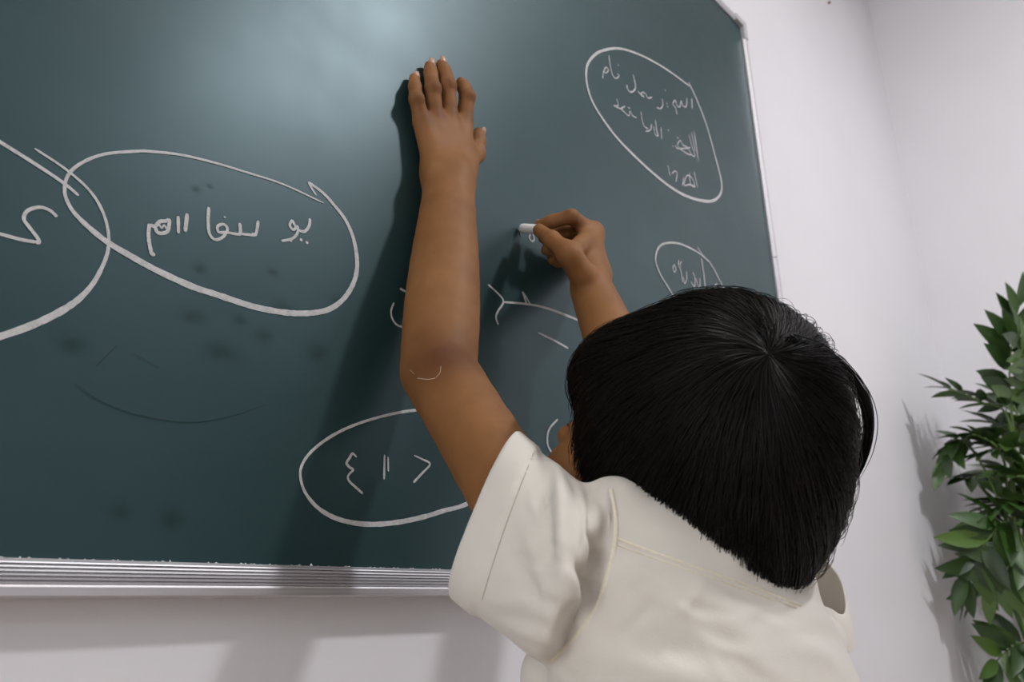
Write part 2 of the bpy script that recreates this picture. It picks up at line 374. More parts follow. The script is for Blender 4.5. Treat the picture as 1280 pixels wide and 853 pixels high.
marks('chalk_text_line', [
    (s7([(430, 446), (433, 504)]), W1), (s7([(400, 406), (412, 482)]), W1), (s7([(392, 440), (400, 480), (416, 486), (402, 446)]), W1), (s7([(382, 428), (376, 458), (350, 466)]), W1), (s7([(328, 366), (334, 410), (345, 440), (364, 452)]), W1),
    (s7([(306, 396), (286, 386), (272, 364), (266, 386), (242, 366), (226, 350), (247, 338)]), W1), (s7([(204, 298), (212, 334), (190, 334), (217, 348), (236, 352)]), W1), (s7([(262, 344), (272, 348)]), W1)], CHALK_T, 'left half of the second line of small chalk writing')
marks('chalk_text_line', [(s7([(464, 636), (476, 692)]), W1), (s7([(486, 680), (498, 668), (511, 676), (506, 722)]), W1), (s7([(598, 672), (616, 752)]), W1 + .2), (s7([(574, 676), (580, 734), (602, 746), (588, 704), (562, 690), (546, 738), (574, 736), (600, 742)]), W1), (s7([(545, 696), (538, 742)]), W1)], CHALK_T, 'third line of small chalk writing')
s8 = lambda p: tr(800, 290, 9.475, p)
marks('chalk_oval', [(s8([(960, 1010), (800, 1080), (620, 1040), (480, 900), (380, 740), (300, 610), (250, 530), (205, 430), (180, 350), (185, 270), (215, 190), (270, 145), (370, 130), (470, 145), (580, 190), (680, 245), (740, 290), (820, 365), (880, 460), (940, 580), (990, 680), (1030, 860), (960, 1010)]), [2.4, 2.4, 3, 3.2, 3, 2.6, 2.6, 2.4]), (s8([(675, 180), (740, 280), (830, 370)]), 2)], CHALK_T, 'small white chalk oval just above the hair')
marks('chalk_text_line', [(s8([(402, 388), (384, 430), (402, 478), (421, 445), (404, 390)]), 1.8), (s8([(456, 336), (452, 400), (480, 470), (500, 602)]), 2.2), (s8([(490, 350), (470, 380), (478, 420)]), 1.8), (s8([(510, 540), (522, 612), (548, 560), (546, 470)]), 1.8), (s8([(620, 480), (642, 540), (640, 650), (596, 590)]), 2), (s8([(650, 540), (686, 645), (704, 640), (704, 545)]), 1.8), (s8([(722, 316), (750, 500), (776, 690), (826, 696)]), 2.6), (s8([(908, 616), (878, 650), (900, 692)]), 2.2), (s8([(830, 730), (900, 738)]), 2)], CHALK_T, 'chalk word in the small oval above the hair')
# chalk crumbs on the lip of the rail
for k in range(60):
    x = rng.uniform(.12, .6); h = rng.uniform(.0002, .0009) * (2.6 if k % 15 == 0 else 1); ww = rng.uniform(.0005, .0014)
    o = mesh_np('chalk_crumb', [(x - ww, -.0012, .9622), (x + ww, -.0012, .9622), (x + ww * .8, -.0022, .9622), (x - ww * .7, -.0024, .9622), (x, -.0014, .9622 + h)], [(0, 1, 4), (1, 2, 4), (2, 3, 4), (3, 0, 4), (3, 2, 1, 0)], MATS['chalk_dust'] if 0 else (MATS.get('chalk_solid') or simple('chalk_solid', (.8, .79, .78), .95, spec=.1, var=.04)), smooth=False)
    reparent(o, board)
# faint wet-wiped blotches : thin films of a slightly darker, cleaner board
def mat_smudge():
    m, nt, b = nodes_of('wiped_smudge')
    tc = nt.nodes.new('ShaderNodeTexCoord')
    g = nt.nodes.new('ShaderNodeTexGradient'); g.gradient_type = 'SPHERICAL'; lk(nt, tc, 'Object', g, 'Vector')
    n = noise(nt, 3.5, 4, .6)
    mu = nt.nodes.new('ShaderNodeMath'); mu.operation = 'MULTIPLY'; lk(nt, g, 0, mu, 0); lk(nt, n, 0, mu, 1)
    r = ramp(nt, mu.outputs[0], [(.12, (0, 0, 0)), (.5, (.26, .26, .26))]); lk(nt, r, 0, b, 'Alpha')
    b.inputs['Base Color'].default_value = (.016, .034, .026, 1); b.inputs['Roughness'].default_value = .5
    b.inputs['Specular IOR Level'].default_value = .15
    return m
SM = mat_smudge()
for px, py, rx, rz in [(352, 385, 26, 20), (240, 395, 30, 18), (275, 440, 36, 22), (250, 335, 18, 14), (340, 340, 14, 10), (395, 440, 26, 22), (330, 420, 20, 16), (215, 650, 26, 22), (90, 430, 30, 22), (420, 375, 14, 12), (300, 400, 16, 12), (245, 237, 12, 8), (262, 233, 8, 6), (150, 640, 22, 18)]:
    p = at(px, py, 0); s = np.linalg.norm(p - CAM) / FPX
    V = [(0, 0, 0)] + [(math.cos(a), 0, math.sin(a)) for a in np.linspace(0, 2 * math.pi, 24, endpoint=False)]
    F = [(0, 1 + (k + 1) % 24, 1 + k) for k in range(24)]
    o = mesh_np('wiped_smudge', V, np.array(F), SM, smooth=False)
    o.location = (p[0], -.0003, p[2]); o.scale = (rx * s, 1, rz * s); reparent(o, board)
marks('erased_line', [([(92, 480), (130, 504), (180, 521), (240, 528), (290, 520), (330, 507)], [1.5, 2.2, 2, 1]), ([(120, 458), (145, 433)], 1.5), ([(165, 442), (197, 459)], 1.5)], ERASED, label='faint dark trace of a rubbed out line')

# ------------------------------------------------------------------ implicit-surface toolkit
def unit(v): v = np.asarray(v, float); return v / np.linalg.norm(v)
def smin(a, b, k):
    h = np.maximum(k - np.abs(a - b), 0.0) / k
    return np.minimum(a, b) - h * h * k * 0.25
def smax(a, b, k): return -smin(-a, -b, k)
def cap(a, b, ra, rb=None, k=0.01):
    return dict(t='c', a=np.asarray(a, float), b=np.asarray(b, float), ra=ra, rb=ra if rb is None else rb, k=k)
def ell(c, r, M=None, k=0.01, sub=False):
    return dict(t='e', c=np.asarray(c, float), r=np.asarray(r, float), M=np.eye(3) if M is None else M, k=k, sub=sub)
def pd(p, P):
    if p['t'] == 'c':
        ba = p['b'] - p['a']; pa = P - p['a']
        t = np.clip((pa @ ba) / (ba @ ba + 1e-12), 0, 1)
        return np.linalg.norm(pa - t[..., None] * ba, axis=-1) - (p['ra'] + t * (p['rb'] - p['ra']))
    q = (P - p['c']) @ p['M'].T          # rows of M are local axes
    k0 = np.linalg.norm(q / p['r'], axis=-1); k1 = np.linalg.norm(q / p['r'] ** 2, axis=-1) + 1e-9
    return k0 * (k0 - 1) / k1
def chain(pts, rad, k=0.006, k0=None):
    return [cap(pts[i], pts[i + 1], rad[i], rad[i + 1], k if (i or k0 is None) else k0) for i in range(len(pts) - 1)]
def eval_prims(prims, P):
    d = None
    for p in prims:
        if p.get('sub'): continue
        q = pd(p, P); d = q if d is None else smin(d, q, p['k'])
    if d is None: d = np.full(P.shape[:-1], 1.0)
    for p in prims:
        if p.get('sub'): d = smax(d, -pd(p, P), p['k'])
    return d
def surface(field, lo, hi, h, prims=None, n=16):
    """naive surface nets over the blocks that touch the surface; field(P) or a prim list with culling"""
    lo = np.asarray(lo, float); hi = np.asarray(hi, float)
    nb = np.ceil((hi - lo) / (h * n)).astype(int)
    B = np.stack(np.meshgrid(*[np.arange(k) for k in nb], indexing='ij'), -1).reshape(-1, 3)
    ctr = lo + (B + .5) * n * h; rad = n * h * .5 * math.sqrt(3) + h
    if prims is not None:
        D = np.stack([pd(p, ctr) for p in prims], 1)
        sub = np.array([bool(p.get('sub')) for p in prims])
        dm = D[:, ~sub].min(1) - 0.012
        act = np.abs(dm) < rad + .02
    else:
        dm = field(ctr); act = np.abs(dm) < rad * 1.35 + .006
    N1 = n + 2
    L = np.stack(np.meshgrid(*[np.arange(N1)] * 3, indexing='ij'), -1)
    Vs = []; Ids = []; Qs = []
    dims = nb * n + 4
    gid = lambda g: ((g[..., 0] + 1) * dims[1] + (g[..., 1] + 1)) * dims[2] + (g[..., 2] + 1)
    for bi in np.nonzero(act)[0]:
        g0 = B[bi] * n - 1
        P = lo + (L + g0) * h
        if prims is not None:
            use = [p for p, dd in zip(prims, D[bi]) if dd < rad + .03]
            if not use: continue
            v = eval_prims(use, P)
        else: v = field(P)
        if v.min() > 0 or v.max() < 0: continue
        s = v < 0
        m = n + 1
        c = np.zeros((m, m, m, 3)); cnt = np.zeros((m, m, m))
        offs = [(i, j, k) for i in (0, 1) for j in (0, 1) for k in (0, 1)]
        sl = lambda o: (slice(o[0], o[0] + m), slice(o[1], o[1] + m), slice(o[2], o[2] + m))
        for a in offs:
            for ax in range(3):
                if a[ax]: continue
                b = list(a); b[ax] = 1
                va = v[sl(a)]; vb = v[sl(b)]; cr = s[sl(a)] != s[sl(b)]
                t = np.where(cr, va / np.where(cr, va - vb, 1), 0)
                for q in range(3):
                    c[..., q] += np.where(cr, a[q] + (t if q == ax else 0), 0)
                cnt += cr
        ok = cnt > 0
        ci = np.argwhere(ok)
        if len(ci) == 0: continue
        pos = lo + (ci + g0 + c[ok] / cnt[ok][:, None]) * h
        Vs.append(pos); Ids.append(gid(ci + g0))
        for ax in range(3):
            u, w_ = (ax + 1) % 3, (ax + 2) % 3
            i0 = [slice(1, m)] * 3; i1 = [slice(1, m)] * 3; i1[ax] = slice(2, m + 1)
            s0 = s[tuple(i0)]; s1 = s[tuple(i1)]
            e = np.argwhere(s0 != s1)
            if len(e) == 0: continue
            flip = s0[tuple(e.T)]
            e = e + 1
            def cell(du, dw):
                q = e.copy(); q[:, u] -= du; q[:, w_] -= dw; return gid(q + g0)
            q = np.stack([cell(1, 1), cell(0, 1), cell(0, 0), cell(1, 0)], 1)
            q[~flip] = q[~flip][:, ::-1]
            Qs.append(q)
    V = np.concatenate(Vs); I = np.concatenate(Ids); Q = np.concatenate(Qs)
    uid, first = np.unique(I, return_index=True)
    V = V[first]; F = np.searchsorted(uid, Q); F = np.minimum(F, len(uid) - 1)
    return V, F

# ------------------------------------------------------------------ skin, cloth, hair materials
def mat_skin():
    m, nt, b = nodes_of('skin')
    n = noise(nt, 28, 4, .6); n2 = noise(nt, 900, 3, .6); n3 = noise(nt, 6, 3)
    r = ramp(nt, n.outputs[0], [(.3, (.222, .098, .035)), (.7, (.285, .132, .050))])
    r3 = ramp(nt, n3.outputs[0], [(.3, (.88, .84, .80)), (.7, (1.0, 1.0, 1.0))])
    mx = nt.nodes.new('ShaderNodeMix'); mx.data_type = 'RGBA'; mx.blend_type = 'MULTIPLY'; mx.inputs[0].default_value = 1
    nt.links.new(r.outputs[0], mx.inputs[6]); nt.links.new(r3.outputs[0], mx.inputs[7])
    # drier, darker skin over the elbows and knuckles, stored per vertex
    at_ = nt.nodes.new('ShaderNodeAttribute'); at_.attribute_name = 'joint_skin'
    mx2 = nt.nodes.new('ShaderNodeMix'); mx2.data_type = 'RGBA'; mx2.blend_type = 'MULTIPLY'
    mf = nt.nodes.new('ShaderNodeMath'); mf.operation = 'MULTIPLY'; mf.inputs[1].default_value = 1.0
    nt.links.new(at_.outputs['Fac'], mf.inputs[0]); nt.links.new(mf.outputs[0], mx2.inputs[0])
    nt.links.new(mx.outputs[2], mx2.inputs[6]); mx2.inputs[7].default_value = (.42, .33, .29, 1)
    nt.links.new(mx2.outputs[2], b.inputs['Base Color'])
    b.inputs['Roughness'].default_value = .58; b.inputs['Specular IOR Level'].default_value = .22
    b.inputs['Subsurface Weight'].default_value = .08; b.inputs['Subsurface Radius'].default_value = (.008, .003, .0015); b.inputs['Subsurface Scale'].default_value = .5
    bump(nt, b, n2.outputs[0], .10, .0006)
    return m
SKIN = mat_skin()
def mat_shirt():
    m, nt, b = nodes_of('cream_cotton')
    tc = nt.nodes.new('ShaderNodeTexCoord')
    n = noise(nt, 9, 5, .6); n2 = noise(nt, 22, 2, .5)
    r = ramp(nt, n.outputs[0], [(.3, (.645, .605, .550)), (.7, (.71, .67, .61))])
    lk(nt, r, 0, b, 'Base Color'); b.inputs['Roughness'].default_value = .85; b.inputs['Specular IOR Level'].default_value = .2
    b.inputs['Sheen Weight'].default_value = .15
    ad = nt.nodes.new('ShaderNodeMath'); ad.operation = 'MULTIPLY_ADD'; ad.inputs[1].default_value = .06
    wv = noise(nt, 700, 2, .5); lk(nt, wv, 0, ad, 0); lk(nt, n2, 0, ad, 2)
    # sharp little creases of crumpled cotton
    mp = nt.nodes.new('ShaderNodeMapping'); mp.inputs['Scale'].default_value = (1, 1.6, .8); mp.inputs['Rotation'].default_value = (.4, .5, .3); lk(nt, tc, 'Object', mp, 'Vector')
    rg = noise(nt, 9, 2, .5, vec=mp.outputs[0]); rg.noise_type = 'RIDGED_MULTIFRACTAL'
    a2 = nt.nodes.new('ShaderNodeMath'); a2.operation = 'MULTIPLY_ADD'; a2.inputs[1].default_value = 1.6
    lk(nt, rg, 0, a2, 0); nt.links.new(ad.outputs[0], a2.inputs[2])
    bump(nt, b, a2.outputs[0], .30, .008)
    return m
SHIRT = mat_shirt()
SEAM = simple('seam_thread', (.76, .70, .58), .85, spec=.2, var=.06, scale=400, bmp=.2)
def mat_hair(name, c, rough):
    m, nt, b = nodes_of(name)
    n = noise(nt, 60, 3)
    r = ramp(nt, n.outputs[0], [(.3, [v * .7 for v in c]), (.7, [v * 1.3 for v in c])]); lk(nt, r, 0, b, 'Base Color')
    b.inputs['Roughness'].default_value = rough; b.inputs['Specular IOR Level'].default_value = .20
    return m
HAIR = mat_hair('black_hair', (.0060, .0046, .0038), .40)
SCALP = mat_hair('hair_undercoat', (.006, .005, .0045), .7)

# ------------------------------------------------------------------ the boy : joints
person = empty('person', (.53, -.33, 0))
tag(person, 'child in a cream short-sleeved shirt writing on the board, seen from behind', 'person')
SL = dep(684, 690, .560); EL = at(548, 464, -.066); WL = at(562, 226, -.024)
SR = np.array([.646, -.238, .934])
NB = np.array([.538, -.290, .944])          # base of the neck
HC = dep(842, 556, .625)                                      # middle of the skull
AZ, PITCH, TILT = math.radians(80), math.radians(10), math.radians(0)
Fh = np.array([math.cos(AZ) * math.cos(PITCH), math.sin(AZ) * math.cos(PITCH), math.sin(PITCH)])
Lh = unit(np.cross([0, 0, 1], Fh)); Uh = np.cross(Fh, Lh)
MH = np.stack([Fh, Lh, Uh])
hd = lambda f, l, u: HC + f * Fh + l * Lh + u * Uh

prims = []
# head
prims += [ell(hd(-.008, 0, .018), (.090, .068, .082), MH, .02), ell(hd(.030, 0, -.035), (.060, .058, .070), MH, .02),
          cap(hd(.062, 0, -.088), hd(.04, 0, -.082), .020, .03, .02)]
for s in (1, -1):
    prims += [ell(hd(.058, s * .041, -.036), (.032, .031, .034), MH, .02),                 # cheeks
              cap(hd(-.015, s * .060, -.070), hd(.05, s * .022, -.094), .013, .013, .02),   # jaw
              ell(hd(.078, s * .024, .004), (.012, .022, .010), MH, .012)]                  # brow
    e = hd(-.014, s * .064, -.012)                                                           # ear
    prims += [ell(e + .008 * Lh * s, (.018, .006, .028), MH, .006), ell(e + .012 * Lh * s - .004 * Uh + .004 * Fh, (.010, .006, .016), MH, .003, True)]
    prims += [ell(hd(.094, s * .029, -.012), (.014, .0135, .0062), MH, .005, True)]           # eye sockets
    prims += [ell(hd(.097, s * .009, -.040), (.008, .008, .007), MH, .006)]                 # nostril wings
prims += [cap(hd(.088, 0, -.006), hd(.100, 0, -.036), .006, .0082, .008), ell(hd(.092, 0, -.062), (.010, .021, .0065), MH, .006),
          ell(hd(.089, 0, -.073), (.010, .018, .007), MH, .006), ell(hd(.104, 0, -.0672), (.010, .020, .0012), MH, .002, True)]
prims += [cap(HC - .02 * Fh - .05 * Uh, NB + np.array([-.004, .008, -.02]), .043, .044, .03)]
# trunk under the shirt and legs under the trousers
HIP = np.array([.535, -.315, .56])
prims += [cap(NB + np.array([0, .03, -.095]), HIP + np.array([0, 0, .06]), .058, .066, .03),
          cap(NB + np.array([-.045, .03, -.07]), HIP + np.array([-.03, 0, .08]), .050, .05, .03), cap(NB + np.array([.045, .03, -.075]), HIP + np.array([.03, 0, .08]), .050, .05, .03),
          cap(SL + np.array([.02, -.005, -.012]), NB + np.array([0, 0, -.035]), .030, .038, .03), cap(SR + np.array([-.02, 0, -.012]), NB + np.array([0, 0, -.035]), .032, .038, .03)]
FEET = {}
for s, sx in ((1, -.062), (-1, .062)):
    h = HIP + np.array([sx, 0, 0]); kn = np.array([.535 + sx * 1.05, -.31, .30]); an = np.array([.535 + sx * 1.1, -.335, .065])
    FEET[s] = an
    prims += [cap(h, kn, .062, .042, .03), cap(kn, kn * .6 + an * .4 + np.array([0, -.01, 0]), .041, .041, .02), cap(kn * .6 + an * .4 + np.array([0, -.01, 0]), an, .041, .028, .02),
              cap(an + np.array([0, 0, -.025]), an + np.array([0, .11, -.04]), .027, .018, .02)]
# left arm, flat hand on the board
def limb(A, B, rad, n, k=.002):
    # straight limb segment with a smoothly varying radius
    t = np.linspace(0, 1, n + 1); r = catmull(np.stack([np.linspace(0, 1, len(rad)), rad, np.zeros(len(rad))], 1), 12)
    rr = np.interp(t, r[:, 0], r[:, 1])
    return [cap(A * (1 - t[i]) + B * t[i], A * (1 - t[i + 1]) + B * t[i + 1], rr[i], rr[i + 1], k) for i in range(n)]
up_ = limb(SL, EL, [.0325, .0320, .0322, .0338], 7); up_[0]['k'] = .02
prims += up_ + limb(EL, WL, [.0338, .0352, .0335, .0295, .0256], 10)
prims += [
          ell(EL + np.array([-.010, -.012, -.004]), (.017, .017, .020), None, .02)]
H_ = lambda px, py, y: at(px, py, y)
mcp = {'p': H_(527, 150, -.013), 'r': H_(543, 145, -.015), 'm': H_(561, 143, -.0165), 'i': H_(580, 150, -.017)}
wl2 = H_(548, 216, -.020), H_(574, 214, -.020)
for kk, wr, r0 in (('p', wl2[0], .0145), ('r', wl2[0] * .6 + wl2[1] * .4, .0155), ('m', wl2[0] * .3 + wl2[1] * .7, .0155), ('i', wl2[1], .0155)):
    prims.append(cap(wr, mcp[kk] * .93 + wr * .07, r0, .0104, .011))
prims += [cap(WL, wl2[0], .021, .016, .015), cap(WL, wl2[1], .021, .016, .015), ell(H_(541, 219, -.028), (.009, .008, .010), None, .010)]
LF = {'p': [mcp['p'], H_(520.5, 124, -.016), H_(518.5, 108, -.012), H_(518, 98, -.0075)],
      'r': [mcp['r'], H_(541, 111, -.019), H_(538.5, 92, -.013), H_(537, 82, -.008)],
      'm': [mcp['m'], H_(560, 107, -.020), H_(555.5, 88, -.014), H_(551, 79.5, -.008)],
      'i': [mcp['i'], H_(584, 121, -.022), H_(580, 109, -.016), H_(576, 102, -.008)]}
RAD = {'p': (.0092, .0075, .0068, .0058), 'r': (.0098, .0084, .0076, .0066), 'm': (.0100, .0087, .0078, .0068), 'i': (.0100, .0086, .0078, .0068)}
for kk in 'prmi':
    prims += chain(LF[kk], RAD[kk], .003, .004)
    prims.append(ell(LF[kk][1] + np.array([0, -.0008, 0]), (RAD[kk][1] * .97,) * 3, None, .004))
LT = [H_(578, 206, -.018), H_(594, 192, -.013), H_(597, 176, -.010), H_(598.5, 167, -.008)]
prims += chain(LT, (.015, .0108, .0088, .0072), .006, .012)
# right arm, hand pinching the chalk
WR = at(741, 366, -.080); ER = np.array([.682, -.150, 1.085])
prims += [cap(SR, ER, .038, .033, .02), cap(ER, ER * .65 + WR * .35, .033, .034, .02), cap(ER * .65 + WR * .35, WR, .034, .0245, .02)]
RM = {'i': at(741, 291, -.060), 'm': at(742, 301, -.046), 'r': at(741, 313, -.033), 'p': at(739, 325, -.022)}
RFg = {'i': [RM['i'], at(714, 271, -.063), at(690, 277, -.042), at(675, 282, -.026)],
       'm': [RM['m'], at(708, 289, -.040), at(690, 296, -.024), at(680, 298, -.018)],
       'r': [RM['r'], at(706, 304, -.026), at(692, 314, -.015), at(683, 313, -.014)],
       'p': [RM['p'], at(710, 318, -.014), at(698, 327, -.010), at(690, 325, -.010)]}
wr2 = at(735, 350, -.078), at(746, 348, -.060)
for kk, u in (('i', 0), ('m', .35), ('r', .7), ('p', 1)):
    prims.append(cap(wr2[0] * (1 - u) + wr2[1] * u, RM[kk], .0165, .0118, .014))
    prims += chain(RFg[kk], tuple(x * 1.0 for x in RAD[kk]), .004, .006)
RT = [at(727, 342, -.086), at(711, 319, -.088), at(690, 300, -.062), at(674, 288, -.037)]
prims += chain(RT, (.0155, .0112, .0092, .0076), .006, .010)
prims += [cap(RT[1], RM['i'], .010, .010, .012)]
BV, BF = surface(None, (.2, -.52, .0), (.95, .03, 1.66), .0018, prims)
# relax the arms and trunk a little so the limb sections flow into one another
E_ = np.concatenate([BF[:, [0, 1]], BF[:, [1, 2]], BF[:, [2, 3]], BF[:, [3, 0]]])
hand = np.minimum(np.linalg.norm(BV - at(558, 150, -.02), axis=1), np.linalg.norm(BV - at(715, 300, -.05), axis=1))
wt = np.clip((hand - .062) / .02, 0, 1) * (np.linalg.norm(BV - HC, axis=1) > .13)
for _ in range(22):
    S_ = np.stack([np.bincount(E_[:, 0], BV[E_[:, 1], q], len(BV)) for q in range(3)], 1); c_ = np.bincount(E_[:, 0], minlength=len(BV))[:, None]
    BV = BV + (S_ / np.maximum(c_, 1) - BV) * (.6 * wt)[:, None]
BV[:, 1] = np.minimum(BV[:, 1], -.0012)           # palm and fingertips press flat against the board
body = mesh_np('body', BV, BF, SKIN); reparent(body, person)
js = np.zeros(len(BV))
for c_, r_ in [(EL + np.array([-.02, -.03, 0]), .032), (ER, .03)] + [(f[1] + np.array([0, -.006, 0]), .010) for f in LF.values()] + [(m_ + np.array([0, -.01, 0]), .011) for m_ in mcp.values()] + [(f[1], .011) for f in RFg.values()]:
    js = np.maximum(js, np.exp(-(np.linalg.norm(BV - c_, axis=1) / r_) ** 2) * (1.0 if r_ > .02 else .55))
a_ = body.data.attributes.new('joint_skin', 'FLOAT', 'POINT'); a_.data.foreach_set('value', js.astype(np.float32))
body['label'] = 'brown skin of the arms, hands, neck and face'
# fingernails : shallow shells seated on the finger ends
NAIL = simple('fingernail', (.40, .235, .165), .35, var=.06, scale=300)
def nail(tip, prev, up, w_=.0048, l_=.0062):
    t = unit(tip - prev); up = unit(up - t * (up @ t)); s = np.cross(t, up)
    V = []; F = []
    nu, nv = 7, 6
    for i in range(nu):
        for j in range(nv):
            a = -1 + 2 * i / (nu - 1); b_ = -1 + 2 * j / (nv - 1)
            wd = w_ * math.sqrt(max(0.06, 1 - .75 * max(0, b_) ** 4 - .3 * min(0, b_) ** 4))
            V.append(tip + s * a * wd + t * (b_ * l_) + up * (.0006 - .0020 * a * a - .0010 * max(0, b_) ** 2))
    for i in range(nu - 1):
        for j in range(nv - 1): F.append((i * nv + j, (i + 1) * nv + j, (i + 1) * nv + j + 1, i * nv + j + 1))
    o = mesh_np('fingernail', V, np.array(F), NAIL); o.parent = body
    md = o.modifiers.new('solid', 'SOLIDIFY'); md.thickness = .0008; md.offset = -1
    return o
for kk in 'prm':
    f = LF[kk]; up = np.array([0, -1, .35]); nail(f[3] + unit(up) * (RAD[kk][3] * .97) , f[2], up, RAD[kk][3] * .74, .0050)
nail(LT[3] + unit(np.array([.6, -.8, .2])) * .0066, LT[2], np.array([.6, -.8, .2]), .0052, .0055)
up = unit(dep(672, 284, 0.3) - RT[3]); nail(RT[3] + up * .0074, RT[2], up, .0055, .0065)
up = unit(np.array([-.1, -.3, 1.0])); nail(RFg['i'][3] + up * .0064, RFg['i'][2], up, .0046, .0055)
# eyes
EYE = simple('eye_white', (.8, .78, .74), .2, var=.03); IRIS = simple('iris', (.03, .015, .008), .15); LIP = None
for s in (1, -1):
    ec = hd(.0745, s * .029, -.012)
    bm = bmesh.new(); bmesh.ops.create_uvsphere(bm, u_segments=20, v_segments=14, radius=.0112); bmesh.ops.translate(bm, verts=bm.verts, vec=Vector(ec))
    eo = obj_bm('eye', bm, EYE, None, True); reparent(eo, person)
    bm = bmesh.new(); bmesh.ops.create_uvsphere(bm, u_segments=16, v_segments=10, radius=.0056); bmesh.ops.scale(bm, vec=(1, 1, 1), verts=bm.verts)
    bmesh.ops.translate(bm, verts=bm.verts, vec=Vector(ec + unit(Fh + .25 * Uh) * .0072)); io = obj_bm('iris', bm, IRIS, None, True); io.parent = eo
    pts = np.array([[hd(.088, s * (.016 + .028 * t), .006 + .006 * math.sin(t * 2.4)) - Fh * .016 * t * t for t in np.linspace(0, 1, 9)]])
    V, F = tube_arrays(pts, np.array([[.0008, .0018, .0022, .0022, .002, .0018, .0015, .001, .0005]]), 6)
    eb = mesh_np('eyebrow', V, F, SCALP); reparent(eb, person)

# chalk stick in the right hand
ca, cb = at(651.5, 285.5, -.0035), at(676, 287, -.030)
cd = unit(cb - ca); cb = ca + cd * .026
V, F = [], []
ref = unit(np.cross(cd, [0, 0, 1])); r2 = np.cross(cd, ref)
prof = [(.0005, 0), (.0045, 0), (.0054, .0009), (.0056, .004), (.0057, .023), (.0052, .0255), (.0005, .026)]
for r_, t in prof:
    for k in range(20):
        a = 2 * math.pi * k / 20; V.append(ca + cd * t + (ref * math.cos(a) + r2 * math.sin(a)) * r_)
for i in range(len(prof) - 1):
    for k in range(20): F.append((i * 20 + k, i * 20 + (k + 1) % 20, (i + 1) * 20 + (k + 1) % 20, (i + 1) * 20 + k))
o = mesh_np('chalk_stick', V, np.array(F), MATS['chalk_solid']); tag(o, 'short white chalk stick pinched in the right hand', 'chalk')

#SHIRT
# ------------------------------------------------------------------ shirt
Rb = unit([SR[0] - SL[0], SR[1] - SL[1], 0]); Fb = np.array([-Rb[1], Rb[0], 0])
ZK = np.array([.47, .60, .75, .84, .89, .92, .95, .975, .99])
WK = np.array([.146, .138, .128, .122, .119, .114, .092, .062, .045])
DK = np.array([.105, .102, .094, .088, .085, .080, .070, .056, .040])
def torso(P):
    z = P[..., 2]
    t = np.clip((z - .56) / (NB[2] - .56), -.3, 1.1)[..., None]
    c = HIP * (1 - t) + (NB + np.array([.0, .026, 0])) * t
    a = (P - c) @ Rb; b = (P - c) @ Fb
    # the hitched left shoulder lifts its half of the yoke
    zz = z + np.clip(a, -.14, .14) * .22
    w_ = np.interp(zz, ZK, WK); d_ = np.interp(zz, ZK, DK)
    e = np.sqrt((np.abs(a) / w_) ** 2.1 + (np.abs(b) / d_) ** 2.1 + 1e-9)
    d = (e ** .93 - 1) * np.minimum(w_, d_) * .8
    return smax(d, np.maximum(zz - .985, .47 - z), .012)
CT, CB = dep(646, 546, .622), dep(567, 743, .582)              # upper and lower point of the cuff edge
CC = (CT + CB) / 2
v1 = unit(CB - CT); vw = unit(CC - CAM)
NC = unit(np.cross(v1, vw)); NC = NC if NC @ (EL - CC) > 0 else -NC
NC = unit(NC + .18 * vw); v2 = unit(np.cross(NC, v1))
AH = dep(720, 728, .530)                                        # middle of the armhole
LS = np.linalg.norm(CC - AH)
def sleeve_raw(P):
    tu = ((P - AH) @ NC) / ((CC - AH) @ NC)
    t = np.clip(tu, -.35, 1.25)[..., None]
    c = AH * (1 - t) + CC * t
    q = P - c; a = q @ v1; b = q @ v2; t = t[..., 0]
    s1 = np.interp(t, [-.3, 0, .5, 1, 1.2], [.050, .054, .0585, .0620, .060]); s2 = np.interp(t, [-.3, 0, .5, 1, 1.2], [.062, .058, .054, .050, .049])
    e = np.sqrt((np.abs(a) / s1) ** 2.5 + (np.abs(b) / s2) ** 2.5 + 1e-9)
    return smax((e - 1) * np.minimum(s1, s2) * .85, -(tu + .05) * LS, .02), t
def sleeve_r(P):
    a = SR + np.array([-.01, .01, .0]); b = SR * .42 + ER * .58
    d = pd(cap(a, b, .062, .056), P); ax = unit(b - a)
    return smax(d, (P - b) @ ax + .02, .004)
SHL = [cap(dep(960, 802, .60), dep(1022, 796, .630), .024, .022, .02), cap(dep(706, 852, .58), dep(700, 1100, .60), .031, .034, .02), cap(dep(1012, 800, .605), dep(994, 900, .58), .020, .020, .02),
       cap(dep(767, 668, .550), NB + np.array([-.035, -.006, .006]), .033, .034, .02), cap(SR + np.array([-.02, -.004, -.004]), NB + np.array([.03, -.01, .0]), .040, .036, .02),
       ell(dep(764, 632, .550), (.016, .020, .018), None, .016)]
def shirt_field(P):
    d = torso(P)
    for p in SHL: d = smin(d, pd(p, P), .016)
    sl, t = sleeve_raw(P)
    pl = (P - CC) @ NC
    sl2 = sl - .0018 * (pl > -.0235)                                # turned-up hem is a double layer
    sl2 = smax(sl2, pl, .003)
    d = smin(d, sl2, .008)
    ax = unit(ER - SR); bb = SR * .42 + ER * .58
    sr = np.maximum(sleeve_r(P), -np.maximum(pd(cap(bb - ax * .05, bb + ax * .05, .049), P), -((P - bb) @ ax + .05)))
    d = smin(d, sr, .02)
    # hollow sleeve ends and neck opening
    d = np.maximum(d, -np.maximum(sl + .0048, -(pl + .05)))
    nk = pd(cap(NB + np.array([.004, .012, -.01]), NB + np.array([.004, .03, .09]), .050, .060), P)
    d = smax(d, -nk, .003); d = smax(d, -pd(cap(NB + np.array([.02, .01, .0]), dep(1005, 735, .632), .030, .018), P), .003)
    return d
SV, SF = surface(shirt_field, (.28, -.52, .46), (.88, -.05, 1.09), .0024)
